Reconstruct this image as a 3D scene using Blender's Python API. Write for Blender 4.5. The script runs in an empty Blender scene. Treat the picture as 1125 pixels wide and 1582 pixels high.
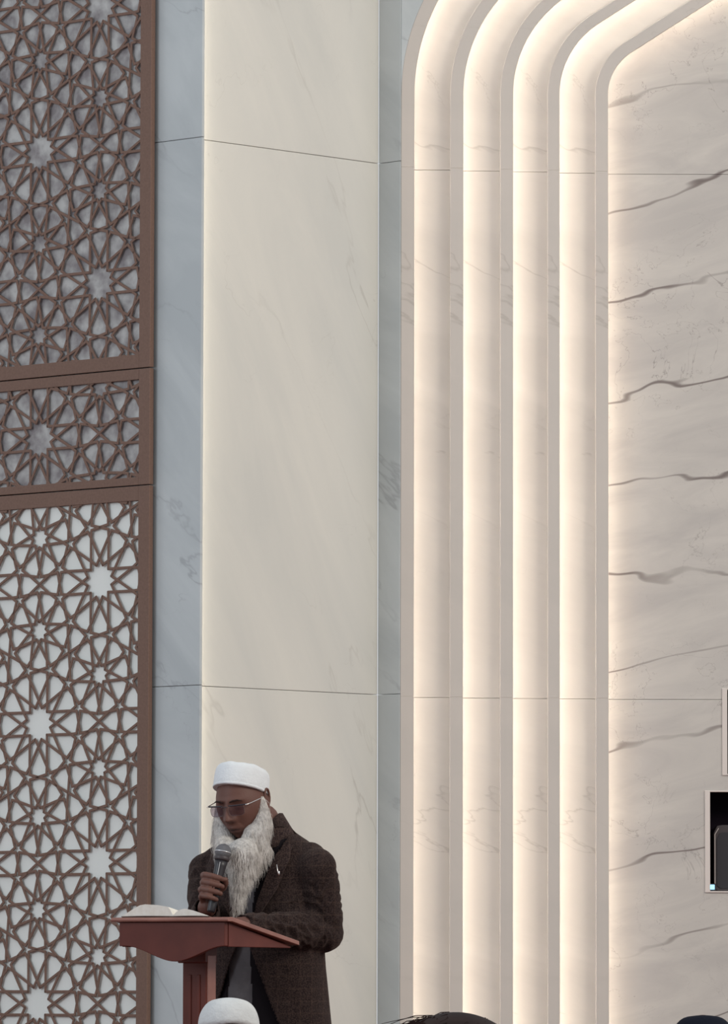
import bpy, bmesh, math, random
import numpy as np
from mathutils import Vector, Matrix, Euler
from mathutils.bvhtree import BVHTree
random.seed(7); rng = np.random.default_rng(7)
R = math.radians
scn = bpy.context.scene
C = scn.collection
# ------------------------------------------------------------------ camera, world, lights
F = 9400.0; CAMH = 0.9; PITCH = math.atan(729/F); ROLL = R(0.12)
cd = bpy.data.cameras.new('camera'); cam = bpy.data.objects.new('camera', cd); C.objects.link(cam)
cam.location = (0, 0, CAMH)
CR = Euler((math.pi/2 + PITCH, 0, 0)).to_matrix() @ Euler((0, 0, ROLL)).to_matrix()
cam.rotation_euler = CR.to_euler()
cd.sensor_fit = 'HORIZONTAL'; cd.sensor_width = 36; cd.lens = 36*F/1125
cd.clip_start = .1; cd.clip_end = 200
scn.camera = cam
scn.view_settings.view_transform = 'Standard'; scn.view_settings.look = 'None'
scn.view_settings.gamma = 1; scn.view_settings.use_curve_mapping = False
scn.view_settings.exposure = 0.12
w = bpy.data.worlds.new('world'); scn.world = w; w.use_nodes = True
w.node_tree.nodes['Background'].inputs[0].default_value = (.93, .96, 1, 1)
w.node_tree.nodes['Background'].inputs[1].default_value = 0.62
def area(name, loc, target, size, power, col):
    ld = bpy.data.lights.new(name, 'AREA'); ld.shape = 'RECTANGLE'; ld.size, ld.size_y = size
    ld.energy = power; ld.color = col
    o = bpy.data.objects.new(name, ld); C.objects.link(o); o.location = loc
    o.rotation_euler = (Vector(target) - Vector(loc)).to_track_quat('-Z', 'Y').to_euler()
area('daylight_window_light', (-9, 14, 5.0), (-.4, 21.5, 2), (3, 5), 260, (.80, .90, 1))
area('hall_lamp_light', (8, 13.5, 6.5), (0, 21.8, 2.2), (4, 3), 560, (1, .925, .81))

# ------------------------------------------------------------------ helpers
def ray(px, py):
    return CR @ Vector(((px-562.5)/F, -(py-791)/F, -1))
def P(px, py, Y):
    d = ray(px, py); return Vector((0, 0, CAMH)) + d*(Y/d.y)
def plan(px, Y, row=1000):
    p = P(px, row, Y); return Vector((p.x, p.y))
def ZZ(py, Y): return P(562, py, Y).z

def tag(o, label=None, cat=None, group=None, kind=None):
    if label: o['label'] = label
    if cat: o['category'] = cat
    if group: o['group'] = group
    if kind: o['kind'] = kind
    return o
def empty(name, loc=(0, 0, 0), rz=0, **k):
    o = bpy.data.objects.new(name, None); C.objects.link(o)
    o.location = loc; o.rotation_euler = (0, 0, rz); o.empty_display_size = .05
    return tag(o, **k)
def inv(parent):
    m = Matrix.LocRotScale(parent.location, parent.rotation_euler, None)
    if parent.parent: m = inv(parent.parent).inverted() @ m
    return m.inverted()
def mk(name, verts, faces, mat, parent=None, smooth=False, world=True, kind=None):
    """mesh object; coordinates are world ones unless world=False (then the parent's own)"""
    me = bpy.data.meshes.new(name)
    if parent is not None and world:
        m = inv(parent)
        if m != Matrix.Identity(4): verts = [m @ Vector(v) for v in verts]
    me.from_pydata([tuple(v) for v in verts], [], [tuple(int(i) for i in f) for f in faces]); me.update()
    if smooth: me.polygons.foreach_set('use_smooth', [True]*len(me.polygons))
    o = bpy.data.objects.new(name, me); C.objects.link(o)
    if mat: me.materials.append(mat)
    if parent is not None: o.parent = parent
    if kind: o['kind'] = kind
    return o
class MB:
    def __init__(s): s.v = []; s.f = []
    def add(s, v, f):
        n = len(s.v); s.v += [Vector(p) for p in v]; s.f += [tuple(i+n for i in q) for q in f]; return s
    def hexa(s, a):   # 8 corners: bottom 4 ccw, top 4
        return s.add(a, [(3,2,1,0),(4,5,6,7),(0,1,5,4),(1,2,6,5),(2,3,7,6),(3,0,4,7)])
    def box(s, lo, hi, M=None):
        x0,y0,z0 = lo; x1,y1,z1 = hi
        a = [Vector(p) for p in ((x0,y0,z0),(x1,y0,z0),(x1,y1,z0),(x0,y1,z0),(x0,y0,z1),(x1,y0,z1),(x1,y1,z1),(x0,y1,z1))]
        if M: a = [M @ p for p in a]
        return s.hexa(a)
    def tube(s, pts, rad, n=12, cap=True, flat=None):
        pts = [Vector(p) for p in pts]; m = len(pts)
        if not hasattr(rad, '__len__'): rad = [rad]*m
        base = len(s.v); up = None
        for i, p in enumerate(pts):
            t = (pts[min(i+1, m-1)] - pts[max(i-1, 0)]).normalized()
            if up is None: up = Vector((0,0,1)) if abs(t.z) < .9 else Vector((0,1,0))
            a = t.cross(up).normalized(); b = a.cross(t).normalized(); up = b
            for k in range(n):
                q = 2*math.pi*k/n
                s.v.append(p + (a*math.cos(q) + b*math.sin(q))*rad[i])
        for i in range(m-1):
            for k in range(n):
                s.f.append((base+i*n+k, base+i*n+(k+1)%n, base+(i+1)*n+(k+1)%n, base+(i+1)*n+k))
        if cap:
            s.f.append(tuple(base+k for k in range(n))[::-1]); s.f.append(tuple(base+(m-1)*n+k for k in range(n)))
        return s
    def ball(s, c, r, M=None, nu=20, nv=12):
        c = Vector(c); r = (r, r, r) if not hasattr(r, '__len__') else r
        base = len(s.v)
        for j in range(nv+1):
            th = math.pi*j/nv
            for i in range(nu):
                ph = 2*math.pi*i/nu
                p = Vector((r[0]*math.sin(th)*math.cos(ph), r[1]*math.sin(th)*math.sin(ph), r[2]*math.cos(th)))
                s.v.append(c + ((M @ p) if M else p))
        for j in range(nv):
            for i in range(nu):
                q = (base+j*nu+i, base+(j+1)*nu+i, base+(j+1)*nu+(i+1)%nu, base+j*nu+(i+1)%nu)
                if j == 0: q = (q[0], q[1], q[2])
                elif j == nv-1: q = (q[0], q[1], q[3])
                s.f.append(q)
        return s
    def caps(s, pts, rad, n=14):       # tapered limb with ball joints
        s.tube(pts, rad, n)
        for p, r in zip(pts, rad if hasattr(rad, '__len__') else [rad]*len(pts)): s.ball(p, r*1.0, nu=n, nv=10)
        return s
    def loft(s, rings):
        base = len(s.v); n = len(rings[0])
        for r in rings: s.v += [Vector(p) for p in r]
        for i in range(len(rings)-1):
            for k in range(n):
                s.f.append((base+i*n+k, base+i*n+(k+1)%n, base+(i+1)*n+(k+1)%n, base+(i+1)*n+k))
        s.f.append(tuple(base+k for k in range(n))[::-1]); s.f.append(tuple(base+(len(rings)-1)*n+k for k in range(n)))
        return s
    def mk(s, name, mat, parent=None, **k): return mk(name, s.v, s.f, mat, parent, **k)
def remesh(mb, voxel, smooth=0, fac=.5):
    """one continuous surface out of overlapping volumes -> (verts ndarray, faces)"""
    me = bpy.data.meshes.new('t'); me.from_pydata([tuple(v) for v in mb.v], [], mb.f)
    bm = bmesh.new(); bm.from_mesh(me); bmesh.ops.recalc_face_normals(bm, faces=bm.faces); bm.to_mesh(me); bm.free()
    o = bpy.data.objects.new('t', me); C.objects.link(o)
    r = o.modifiers.new('r', 'REMESH'); r.mode = 'VOXEL'; r.voxel_size = voxel
    if smooth:
        q = o.modifiers.new('s', 'SMOOTH'); q.iterations = smooth; q.factor = fac
    dg = bpy.context.evaluated_depsgraph_get(); ev = o.evaluated_get(dg); m2 = ev.to_mesh()
    n = len(m2.vertices); v = np.empty(n*3); m2.vertices.foreach_get('co', v); v = v.reshape(-1, 3)
    f = [tuple(p.vertices) for p in m2.polygons]
    ev.to_mesh_clear(); bpy.data.objects.remove(o); bpy.data.meshes.remove(me)
    return v, f
def bevel(o, w=.002, seg=2):
    m = o.modifiers.new('b', 'BEVEL'); m.width = w; m.segments = seg; m.limit_method = 'ANGLE'; m.angle_limit = R(40)
    return o

# ------------------------------------------------------------------ materials
def mat(name, col, rough=.5, metal=0, spec=.5, noise=None, bump=None, emit=None):
    m = bpy.data.materials.new(name); m.use_nodes = True; nt = m.node_tree; b = nt.nodes['Principled BSDF']
    b.inputs['Base Color'].default_value = (*col, 1); b.inputs['Roughness'].default_value = rough
    b.inputs['Metallic'].default_value = metal; b.inputs['Specular IOR Level'].default_value = spec
    tc = nt.nodes.new('ShaderNodeTexCoord')
    if noise:      # (scale, other colour, detail)
        n = nt.nodes.new('ShaderNodeTexNoise'); n.inputs['Scale'].default_value = noise[0]; n.inputs['Detail'].default_value = noise[2]
        nt.links.new(tc.outputs['Object'], n.inputs['Vector'])
        cr = nt.nodes.new('ShaderNodeValToRGB'); cr.color_ramp.elements[0].position = .35; cr.color_ramp.elements[1].position = .65
        cr.color_ramp.elements[0].color = (*col, 1); cr.color_ramp.elements[1].color = (*noise[1], 1)
        nt.links.new(n.outputs['Fac'], cr.inputs[0]); nt.links.new(cr.outputs[0], b.inputs['Base Color'])
    if bump:       # (scale, strength, distance)
        n = nt.nodes.new('ShaderNodeTexNoise'); n.inputs['Scale'].default_value = bump[0]; n.inputs['Detail'].default_value = 4
        nt.links.new(tc.outputs['Object'], n.inputs['Vector'])
        bp = nt.nodes.new('ShaderNodeBump'); bp.inputs['Strength'].default_value = bump[1]; bp.inputs['Distance'].default_value = bump[2]
        nt.links.new(n.outputs['Fac'], bp.inputs['Height']); nt.links.new(bp.outputs[0], b.inputs['Normal'])
    if emit:
        b.inputs['Emission Color'].default_value = (*emit[0], 1); b.inputs['Emission Strength'].default_value = emit[1]
    return m
def marble(name, base, cloud, vein, angle=20, stretch=3.0, scale=1.2, veinw=.012, amount=.6, rot_z=0, rough=.32, seed=0.0, g0=.42, det=6, dist=.35, wave=0):
    m = bpy.data.materials.new(name); m.use_nodes = True; nt = m.node_tree; N = nt.nodes; L = nt.links
    b = N['Principled BSDF']; b.inputs['Roughness'].default_value = rough; b.inputs['Specular IOR Level'].default_value = .35
    tc = N.new('ShaderNodeTexCoord')
    mp0 = N.new('ShaderNodeMapping'); mp0.inputs['Rotation'].default_value = (0, 0, R(rot_z)); mp0.inputs['Location'].default_value = (seed, seed*.7, seed*1.3)
    L.new(tc.outputs['Object'], mp0.inputs['Vector'])
    mp = N.new('ShaderNodeMapping'); mp.inputs['Rotation'].default_value = (0, R(angle), 0)
    L.new(mp0.outputs[0], mp.inputs['Vector'])
    sc = N.new('ShaderNodeMapping'); sc.inputs['Scale'].default_value = (1/stretch, 1/stretch, 1)
    L.new(mp.outputs[0], sc.inputs['Vector'])
    def noise(src, s, det, dist=0, rgh=.5):
        n = N.new('ShaderNodeTexNoise'); n.inputs['Scale'].default_value = s; n.inputs['Detail'].default_value = det
        n.inputs['Distortion'].default_value = dist; n.inputs['Roughness'].default_value = rgh
        L.new(src, n.inputs['Vector']); return n.outputs['Fac']
    def ramp(src, stops):
        r = N.new('ShaderNodeValToRGB'); e = r.color_ramp.elements
        while len(e) < len(stops): e.new(.5)
        for q, (p, c) in zip(e, stops): q.position = p; q.color = (c, c, c, 1) if not hasattr(c, '__len__') else (*c, 1)
        L.new(src, r.inputs[0]); return r.outputs[0]
    def mul(a, bb):
        q = N.new('ShaderNodeMath'); q.operation = 'MULTIPLY'
        L.new(a, q.inputs[0])
        if isinstance(bb, float): q.inputs[1].default_value = bb
        else: L.new(bb, q.inputs[1])
        return q.outputs[0]
    def mix(f, a, c):
        q = N.new('ShaderNodeMix'); q.data_type = 'RGBA'
        L.new(f, q.inputs['Factor'])
        if hasattr(a, '__len__'): q.inputs['A'].default_value = (*a, 1)
        else: L.new(a, q.inputs['A'])
        q.inputs['B'].default_value = (*c, 1); return q.outputs['Result']
    cl = ramp(noise(sc.outputs[0], scale*2.2, 7, .8, .6), [(.36, 0), (.66, 1)])
    col = mix(cl, base, cloud)
    v1 = ramp(noise(sc.outputs[0], scale, det, dist, .55), [(.5-veinw, 0), (.5, 1), (.5+veinw*.7, 0)])
    if wave:
        q = N.new('ShaderNodeTexWave'); q.wave_type = 'BANDS'; q.bands_direction = 'Z'
        q.inputs['Scale'].default_value = wave; q.inputs['Distortion'].default_value = 7; q.inputs['Detail'].default_value = 5
        q.inputs['Detail Scale'].default_value = 1.1; q.inputs['Detail Roughness'].default_value = .62
        L.new(sc.outputs[0], q.inputs['Vector']); v1 = ramp(q.outputs['Fac'], [(.997, 0), (1, 1)])
    gate = ramp(noise(mp0.outputs[0], 1.7, 2), [(g0, 0), (g0+.18, 1)])
    col = mix(mul(mul(v1, gate), amount), col, vein)
    v2 = ramp(noise(mp.outputs[0], scale*1.5, 5, .5, .6), [(.5-veinw*.5, 0), (.5, 1), (.5+veinw*.5, 0)])
    gate2 = ramp(noise(mp0.outputs[0], 2.6, 2), [(g0+.1, 0), (g0+.24, 1)])
    col = mix(mul(mul(v2, gate2), amount*.55), col, vein)
    L.new(col, b.inputs['Base Color'])
    return m
M = {}
M['beige'] = marble('cream_marble', (.70, .69, .635), (.625, .625, .585), (.42, .40, .36), angle=-62, stretch=4, scale=1.3, veinw=.006, amount=.45, rot_z=-45, rough=.4)
M['grey'] = marble('cool_grey_marble', (.47, .51, .52), (.56, .60, .605), (.26, .27, .29), angle=-40, stretch=3, scale=1.6, veinw=.007, amount=.5, rot_z=42, seed=3.1)
M['niche'] = marble('veined_marble', (.56, .53, .49), (.47, .445, .42), (.17, .14, .13), angle=13, stretch=3.2, scale=3.4, veinw=.008, amount=.95, g0=.33, det=3.6, dist=.25, wave=.95)
M['cove'] = marble('pale_cove_marble', (.66, .625, .58), (.60, .57, .53), (.33, .30, .27), angle=-20, stretch=3, scale=1.8, veinw=.006, amount=.5, seed=5)
M['edge'] = marble('taupe_edge_marble', (.60, .55, .50), (.56, .52, .475), (.35, .31, .27), angle=-30, stretch=2, scale=1.5, veinw=.006, amount=.4, seed=9)
M['screen'] = mat('brown_metal', (.200, .122, .092), .6, 0, .25, noise=(120, (.175, .106, .080), 3))
M['backing'] = mat('pale_backing', (.80, .83, .79), .7, noise=(6, (.84, .86, .82), 2))
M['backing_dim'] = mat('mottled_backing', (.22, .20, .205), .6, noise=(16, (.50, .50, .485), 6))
M['led'] = mat('warm_led', (1, 1, 1), .5, emit=((1, .89, .78), 12.0))
M['cloth_led'] = M['led']
M['frame'] = mat('pale_frame', (.66, .60, .56), .4)
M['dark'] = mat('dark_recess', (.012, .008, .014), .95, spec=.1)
M['carpet'] = mat('red_carpet', (.16, .05, .04), .95, noise=(40, (.11, .035, .03), 5), bump=(300, .4, .004))
M['wall_paint'] = mat('warm_plaster', (.6, .58, .54), .8, noise=(3, (.57, .55, .51), 3))
M['black'] = mat('black_plastic', (.02, .018, .022), .42)
M['black2'] = mat('dark_grey_plastic', (.045, .035, .038), .5)
M['blue_led'] = mat('blue_indicator', (.2, .5, .7), .4, emit=((.35, .75, 1.0), 1.2))

# ------------------------------------------------------------------ the setting
YC = 21.5
PC = plan(309, YC)                       # outer corner of the grey pier
A1 = R(42.6); uL = Vector((-math.cos(A1), math.sin(A1))); nL = Vector((-math.sin(A1), -math.cos(A1)))
A2 = R(45);   uR = Vector((math.cos(A2), math.sin(A2)));  nR = Vector((math.sin(A2), -math.cos(A2)))
def hit(px, o, u):                        # where pixel column px meets the plan line o + t u
    d = plan(px, 1.0)
    # o + t u = s d
    det = u.x*(-d.y) + d.x*u.y
    t = ((-o.x)*(-d.y) - (-d.x)*(-o.y))/det
    return t
ZTOP = 5.6
def wslab(mb, o, u, n, t0, t1, z0, z1, th=.03):
    a = o+u*t0; b = o+u*t1; c = b-n*th; d = a-n*th
    q = [Vector((p.x, p.y, z0)) for p in (a, b, c, d)] + [Vector((p.x, p.y, z1)) for p in (a, b, c, d)]
    return mb.hexa(q)
floor = MB().box((-9, -4, -.1), (9, 26, 0)).mk('floor', M['carpet']); tag(floor, kind='structure')
G = .0012                                 # joint width
zj = [0, ZZ(1059, YC), ZZ(212, YC), ZTOP]
wl = empty('wall_left', (PC.x, PC.y, 0), kind='structure')
t229 = hit(229, PC, uL)
for i in range(3):                        # grey marble facing beside and behind the screen
    o = wslab(MB(), PC, uL, nL, 0, t229+.5, zj[i]+(G if i else 0), zj[i+1]-G*.5, .012).mk('marble_slab', M['grey'], wl); bevel(o, .0015, 1)
wslab(MB(), PC-nL*.0125, uL, nL, .10, 3.2, 0, ZTOP, .2).mk('wall_core', M['wall_paint'], wl)
# cream face set back behind the pier's edge, lit by a hidden strip
wc = empty('wall_center', (PC.x, PC.y, 0), kind='structure')
OB = PC - nR*.05
tb0 = .016; tb1 = hit(583.5, OB, uR)
for i in range(3):
    o = wslab(MB(), OB, uR, nR, tb0, tb1, zj[i]+(G if i else 0), zj[i+1]-G*.5, .03).mk('marble_slab', M['beige'], wc); bevel(o, .0015, 1)
PB = OB + uR*tb1
uS = Vector((math.cos(R(44)), -math.sin(R(44)))); nS = Vector((-math.sin(R(44)), -math.cos(R(44))))
ts = hit(617.5, PB, uS)
for i in range(3):
    o = wslab(MB(), PB, uS, nS, 0.001, ts, zj[i]+(G if i else 0), zj[i+1]-G*.5, .03).mk('marble_slab', M['grey'], wc); bevel(o, .0012, 1)
PN = PB + uS*ts; YN = PN.y                 # niche front plane
# hidden strip behind the pier edge
def led_wall(o, u, n, t, z0, z1, wd, parent):
    a = o+u*t; b = a - n*wd
    v = [Vector((a.x, a.y, z0)), Vector((b.x, b.y, z0)), Vector((b.x, b.y, z1)), Vector((a.x, a.y, z1))]
    a2 = a-u*.004; b2 = b-u*.004
    v2 = [Vector((a2.x, a2.y, z0)), Vector((b2.x, b2.y, z0)), Vector((b2.x, b2.y, z1)), Vector((a2.x, a2.y, z1))]
    return MB().hexa([v2[0], v[0], v[1], v2[1], v2[3], v[3], v[2], v2[2]])
M['led_soft'] = mat('warm_led_soft', (1, 1, 1), .5, emit=((1, .90, .74), 8.0))
wslab(MB(), PC-nL*.0122, uL, nL, .003, .099, 0, ZTOP, .002).mk('light_blocker', M['edge'], wc)  # unseen plate added to stop strip light leaking through the slab joints
led_wall(PC + uL*.016, uR, nR, .018, 0.1, ZTOP-.1, .008, wc).mk('led_strip', M['led_soft'], wc)

# the stepped arch of the niche
DK = .026; GAP = .078; TH = .014
bands = [(619, 639.5, 340, 318), (695, 715.5, 250, 232), (773, 792.8, 203, 186), (846.3, 865, 150, 134), (920.6, 940.4, 98, 80)]
SC = YN/F
def rail(px, Rpx, Y, x_end=1.55, row=900):
    """edge line: straight up, rounded shoulder, then the straight rake of the pointed arch"""
    x = P(px, row, Y).x; zb = ZZ(146, Y); r = Rpx*Y/F
    pts = [(x, z) for z in (0.0, zz[1], zz[2])]
    pts += [(x, zb)]
    for k in range(1, 25):
        a = R(57)*k/24
        pts.append((x + r*(1-math.cos(a)), zb + r*math.sin(a)))
    lx, lz = pts[-1]
    pts.append((x_end, lz + (x_end-lx)*math.tan(R(33))))
    return pts
zz = [0, ZZ(1076, YN), ZZ(258, YN)]
def sweep(rA, rB, y0, y1, i0, i1, cut0=0, cut1=0):
    """solid between two edge lines, from front depth y0 to back depth y1"""
    n = i1-i0+1; rings = []
    for k in range(i0, i1+1):
        (xa, za), (xb, zb) = rA[k], rB[k]
        if k == i0: za += cut0; zb += cut0
        if k == i1: za -= cut1; zb -= cut1
        rings.append([(xa, y0, za), (xb, y0, zb), (xb, y1, zb), (xa, y1, za)])
    return MB().loft(rings)
wr = empty('wall_right', (PN.x, YN, 0), kind='structure')
segs = [(0, 1), (1, 2), (2, 28)]
for k, (xo, xi, Ro, Ri) in enumerate(bands):
    y = YN + DK*k
    ro = rail(xo, Ro, y); ri = rail(xi, Ri, y)
    tr = empty('trim_%d' % (k+1), (ro[0][0], y, 0), kind='structure')
    for s0, s1 in segs:
        o = sweep(ro, ri, y, y+TH, s0, s1).mk('edge_band', M['edge'], tr); bevel(o, .0012, 1)
    # web that carries the edge band, and the led strip fixed on it behind the edge
    m1 = [(x+.006*0, z) for x, z in ro]
    d = .012
    w1 = rail(xo, Ro, y); w2 = rail(xo + d/SC, Ro-d/SC, y)
    sweep(w1, w2, y+TH, y+GAP, 0, 28).mk('web', M['edge'], tr)
    l1 = rail(xo + (d+.0005)/SC, Ro-(d)/SC, y); l2 = rail(xo + (d+.004)/SC, Ro-(d+.004)/SC, y)
    sweep(l1, l2, y+TH+.004, y+TH+.016, 0, 28).mk('led_strip', M['led'], tr)
    # lit marble behind
    if k < 4:
        nx = bands[k+1]
        c1 = rail(xo+.5, Ro, y); c2 = rail(nx[0]+2, nx[2]-2, y+DK)
        for s0, s1 in segs:
            o = sweep(c1, c2, y+GAP, y+GAP+.02, s0, s1, G*.5 if s0 else 0, G*.5 if s1 < 28 else 0).mk('cove_band', M['cove'], tr); bevel(o, .001, 1)
# niche back with its two openings
yb = YN + DK*4 + GAP
XR = 1.55
c1 = rail(920.6+1, 98, YN+DK*4)
h1 = (P(1118, 1100, yb).x, P(1118+88, 1100, yb).x, ZZ(1195, yb), ZZ(1064, yb))
h2 = (P(1091.5, 1300, yb).x, P(1091.5+115, 1300, yb).x, ZZ(1376, yb), ZZ(1222, yb))
x0 = c1[0][0]
def cells(z0, z1, holes):
    xs = sorted({x0, XR} | {x for h in holes for x in h[:2]}); zs = sorted({z0, z1} | {z for h in holes for z in h[2:] if z0 < z < z1})
    mb = MB()
    for i in range(len(xs)-1):
        for j in range(len(zs)-1):
            cx = (xs[i]+xs[i+1])/2; cz = (zs[j]+zs[j+1])/2
            if any(h[0] < cx < h[1] and h[2] < cz < h[3] for h in holes): continue
            mb.add([(xs[i], yb, zs[j]), (xs[i+1], yb, zs[j]), (xs[i+1], yb, zs[j+1]), (xs[i], yb, zs[j+1])], [(0, 1, 2, 3)])
    return mb
def slab_from(mb, name):
    o = mb.mk(name, M['niche'], wr); s = o.modifiers.new('s', 'SOLIDIFY'); s.thickness = .03; s.offset = -1
    bm = bmesh.new(); bm.from_mesh(o.data); bmesh.ops.remove_doubles(bm, verts=bm.verts, dist=1e-5); bm.to_mesh(o.data); bm.free(); return o
slab_from(cells(0, zz[1]-G*.6, [h1, h2]), 'marble_slab')
slab_from(cells(zz[1]+G*.6, zz[2]-G*.6, [h1]), 'marble_slab')
re = [(XR, z) for x, z in c1]
sweep(c1, re, yb, yb+.03, 2, 28, G*.6).mk('marble_slab', M['niche'], wr)
# the wall above the arch, outside of the outermost band
ro = rail(619, 340, YN)
top = [(x, max(ZTOP, z+.05)) for x, z in ro]
pts = [(ro[k][0], YN, ro[k][1]) for k in range(3, 29)] + [(XR, YN, ro[-1][1]+1.2), (ro[0][0], YN, ro[-1][1]+1.2)]
mb = MB(); n = len(pts); mb.v = [Vector(p) for p in pts] + [Vector((p[0], p[1]+.03, p[2])) for p in pts]
mb.f = [tuple(range(n))[::-1], tuple(range(n, 2*n))] + [(i, (i+1) % n, (i+1) % n+n, i+n) for i in range(n)]
mb.mk('marble_slab', M['grey'], wr)
MB().box((PN.x-.02, YN+.46, 0), (XR, YN+.6, 6.6)).mk('wall_core', M['wall_paint'], wr)
for i, h in enumerate((h1, h2)):
    tr = empty('trim_%d' % (6+i), (h[0], yb, h[2]), kind='structure')
    fw = 6.5*SC; D = .12
    mb = MB()
    for lo, hi in (((h[0]-.001, h[2]-.002), (h[0]+fw*.9, h[3]+.002)), ((h[1]-fw*.9, h[2]-.002), (h[1]+.001, h[3]+.002))):
        o = MB().box((lo[0]-.004, yb-.006, lo[1]-.002), (hi[0], yb+.03, hi[1]+.002)).mk('frame_bar', M['frame'], tr); bevel(o, .0015)
    for z0, z1 in ((h[2]-.004, h[2]+.001), (h[3]-.001, h[3]+.004)):
        o = MB().box((h[0]+fw*.9, yb-.006, z0), (h[1]-fw*.9, yb+.03, z1)).mk('frame_bar', M['frame'], tr); bevel(o, .001)
    a, b = h[0], h[1]
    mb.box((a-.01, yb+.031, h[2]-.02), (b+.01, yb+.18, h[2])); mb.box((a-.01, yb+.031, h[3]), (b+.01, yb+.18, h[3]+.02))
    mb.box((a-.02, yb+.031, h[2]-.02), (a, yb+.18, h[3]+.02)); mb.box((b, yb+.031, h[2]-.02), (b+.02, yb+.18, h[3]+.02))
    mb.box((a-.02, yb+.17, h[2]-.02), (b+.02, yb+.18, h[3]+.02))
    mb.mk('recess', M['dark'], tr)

# loudspeaker in the lower opening
ys = yb+.035
sx0 = P(1103, 1320, ys).x; sz1 = P(1103, 1272, ys).z; sz0 = h2[2]
sp = empty('loudspeaker', (sx0+.09, ys+.05, sz0), label='black box loudspeaker with a sloped top standing in the lower dark wall opening', cat='speaker')
w_, h_ = .19, sz1-sz0-.006
prof = [(0, .012), (0, h_-.03), (.012, h_-.003), (.03, h_), (w_-.03, h_), (w_-.012, h_-.003), (w_, h_-.03), (w_, .012), (w_-.012, .0), (.014, .0)]
mb = MB(); mb.loft([[(sx0+x, y, sz0+z) for x, z in prof] for y in (ys, ys+.12)]); bevel(mb.mk('cabinet', M['black2'], sp), .003)
MB().loft([[(sx0+.012+x*(1-.024/w_), y, sz0+.012+z*.84) for x, z in prof] for y in (ys-.004, ys)]).mk('grille', M['black'], sp)
MB().tube([(sx0+.004, ys-.003, sz0+.02), (sx0+.004, ys-.003, sz0+h_-.035), (sx0+.018, ys-.003, sz0+h_-.012)], .0013, 6).mk('edge_trim', M['frame'], sp)
px0 = P(1096, 1371, ys).x; pz = P(1096, 1371, ys).z
ad = empty('power_adapter', (px0+.012, ys-.01, h2[2]), label='tiny black adapter with a glowing pale blue square light in the lower wall opening', cat='adapter')
bevel(MB().box((px0-.003, ys-.012, h2[2]), (px0+.024, ys-.001, pz+.014)).mk('housing', M['black'], ad), .002)
bevel(MB().box((px0, ys-.0145, pz-.008), (px0+.019, ys-.012, pz+.010)).mk('indicator_light', M['blue_led'], ad), .001)

# ------------------------------------------------------------------ pierced star screens
OFF = .035
OS = PC + nL*OFF
t_r = hit(229.5, OS, uL)
def uz(px, py):
    d = ray(px, py); o = Vector((0, 0, CAMH))
    n3 = Vector((nL.x, nL.y, 0)); O3 = Vector((OS.x, OS.y, 0))
    s = (O3-o).dot(n3)/d.dot(n3); p = o+d*s
    return ((Vector((p.x, p.y))-OS).dot(uL) - t_r, p.z)
def S3(u, z, dep=0):                       # screen plane -> world (dep > 0 goes behind)
    p = OS + uL*(t_r+u) - nL*dep; return Vector((p.x, p.y, z))
cA = uz(150, 1332); cB = uz(58, 1118)
aH = 2*abs(cB[0]-cA[0]); aV = abs(cB[1]-cA[1])*2/math.sqrt(3); AA = aV
SX = aH/aV
def rot(p, a): c, s = math.cos(a), math.sin(a); return (p[0]*c+p[1]*s, -p[0]*s+p[1]*c)   # clockwise from up
def inter(p, d, q, e):
    det = d[0]*(-e[1]) + e[0]*d[1]; t = ((q[0]-p[0])*(-e[1]) + e[0]*(q[1]-p[1]))/det
    return (p[0]+d[0]*t, p[1]+d[1]*t)
def dirv(a): return (math.sin(a), math.cos(a))
def rosette(n, rin, rV, rT, theta):
    out = []; h = math.pi/n
    for s in (1, -1):
        V = (rV*math.sin(h), rV*math.cos(h)); T = (rT*math.sin(2*h), rT*math.cos(2*h))
        D = (T[0]-V[0], T[1]-V[1])
        E = inter(V, D, (0, 0), dirv(3*h))
        rc = rin/math.cos(h); ra, la = rc-.0205, .0152      # notch of the five-pointed star on the polygon's corner
        S = (ra*math.sin(h)-la*math.cos(h), ra*math.cos(h)+la*math.sin(h))
        for k in range(n):
            for a, b in (((0, rin), S), (S, V), (V, E)):
                out.append((rot((a[0]*s, a[1]), 2*h*k), rot((b[0]*s, b[1]), 2*h*k), 1))
    return out
r12 = .3325; r9 = .5774-.3325
TH_ = R(11.5)
ros12 = rosette(12, r12, .279, .1434, TH_); ros9 = rosette(9, r9, .197, .083, TH_)
gap = []
m12 = (-(.5-r12), 0); m9 = (-.084, .059)
Sg = inter(m12, (math.sin(TH_), math.cos(TH_)), m9, (-math.cos(R(20)-TH_), math.sin(R(20)-TH_)))
for sx in (1, -1):
    for sy in (1, -1):
        for a, b in ((m12, Sg), (m9, Sg), (m9, (0, 0))):
            gap.append(((a[0]*sx, a[1]*sy), (b[0]*sx, b[1]*sy), 1))
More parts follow.
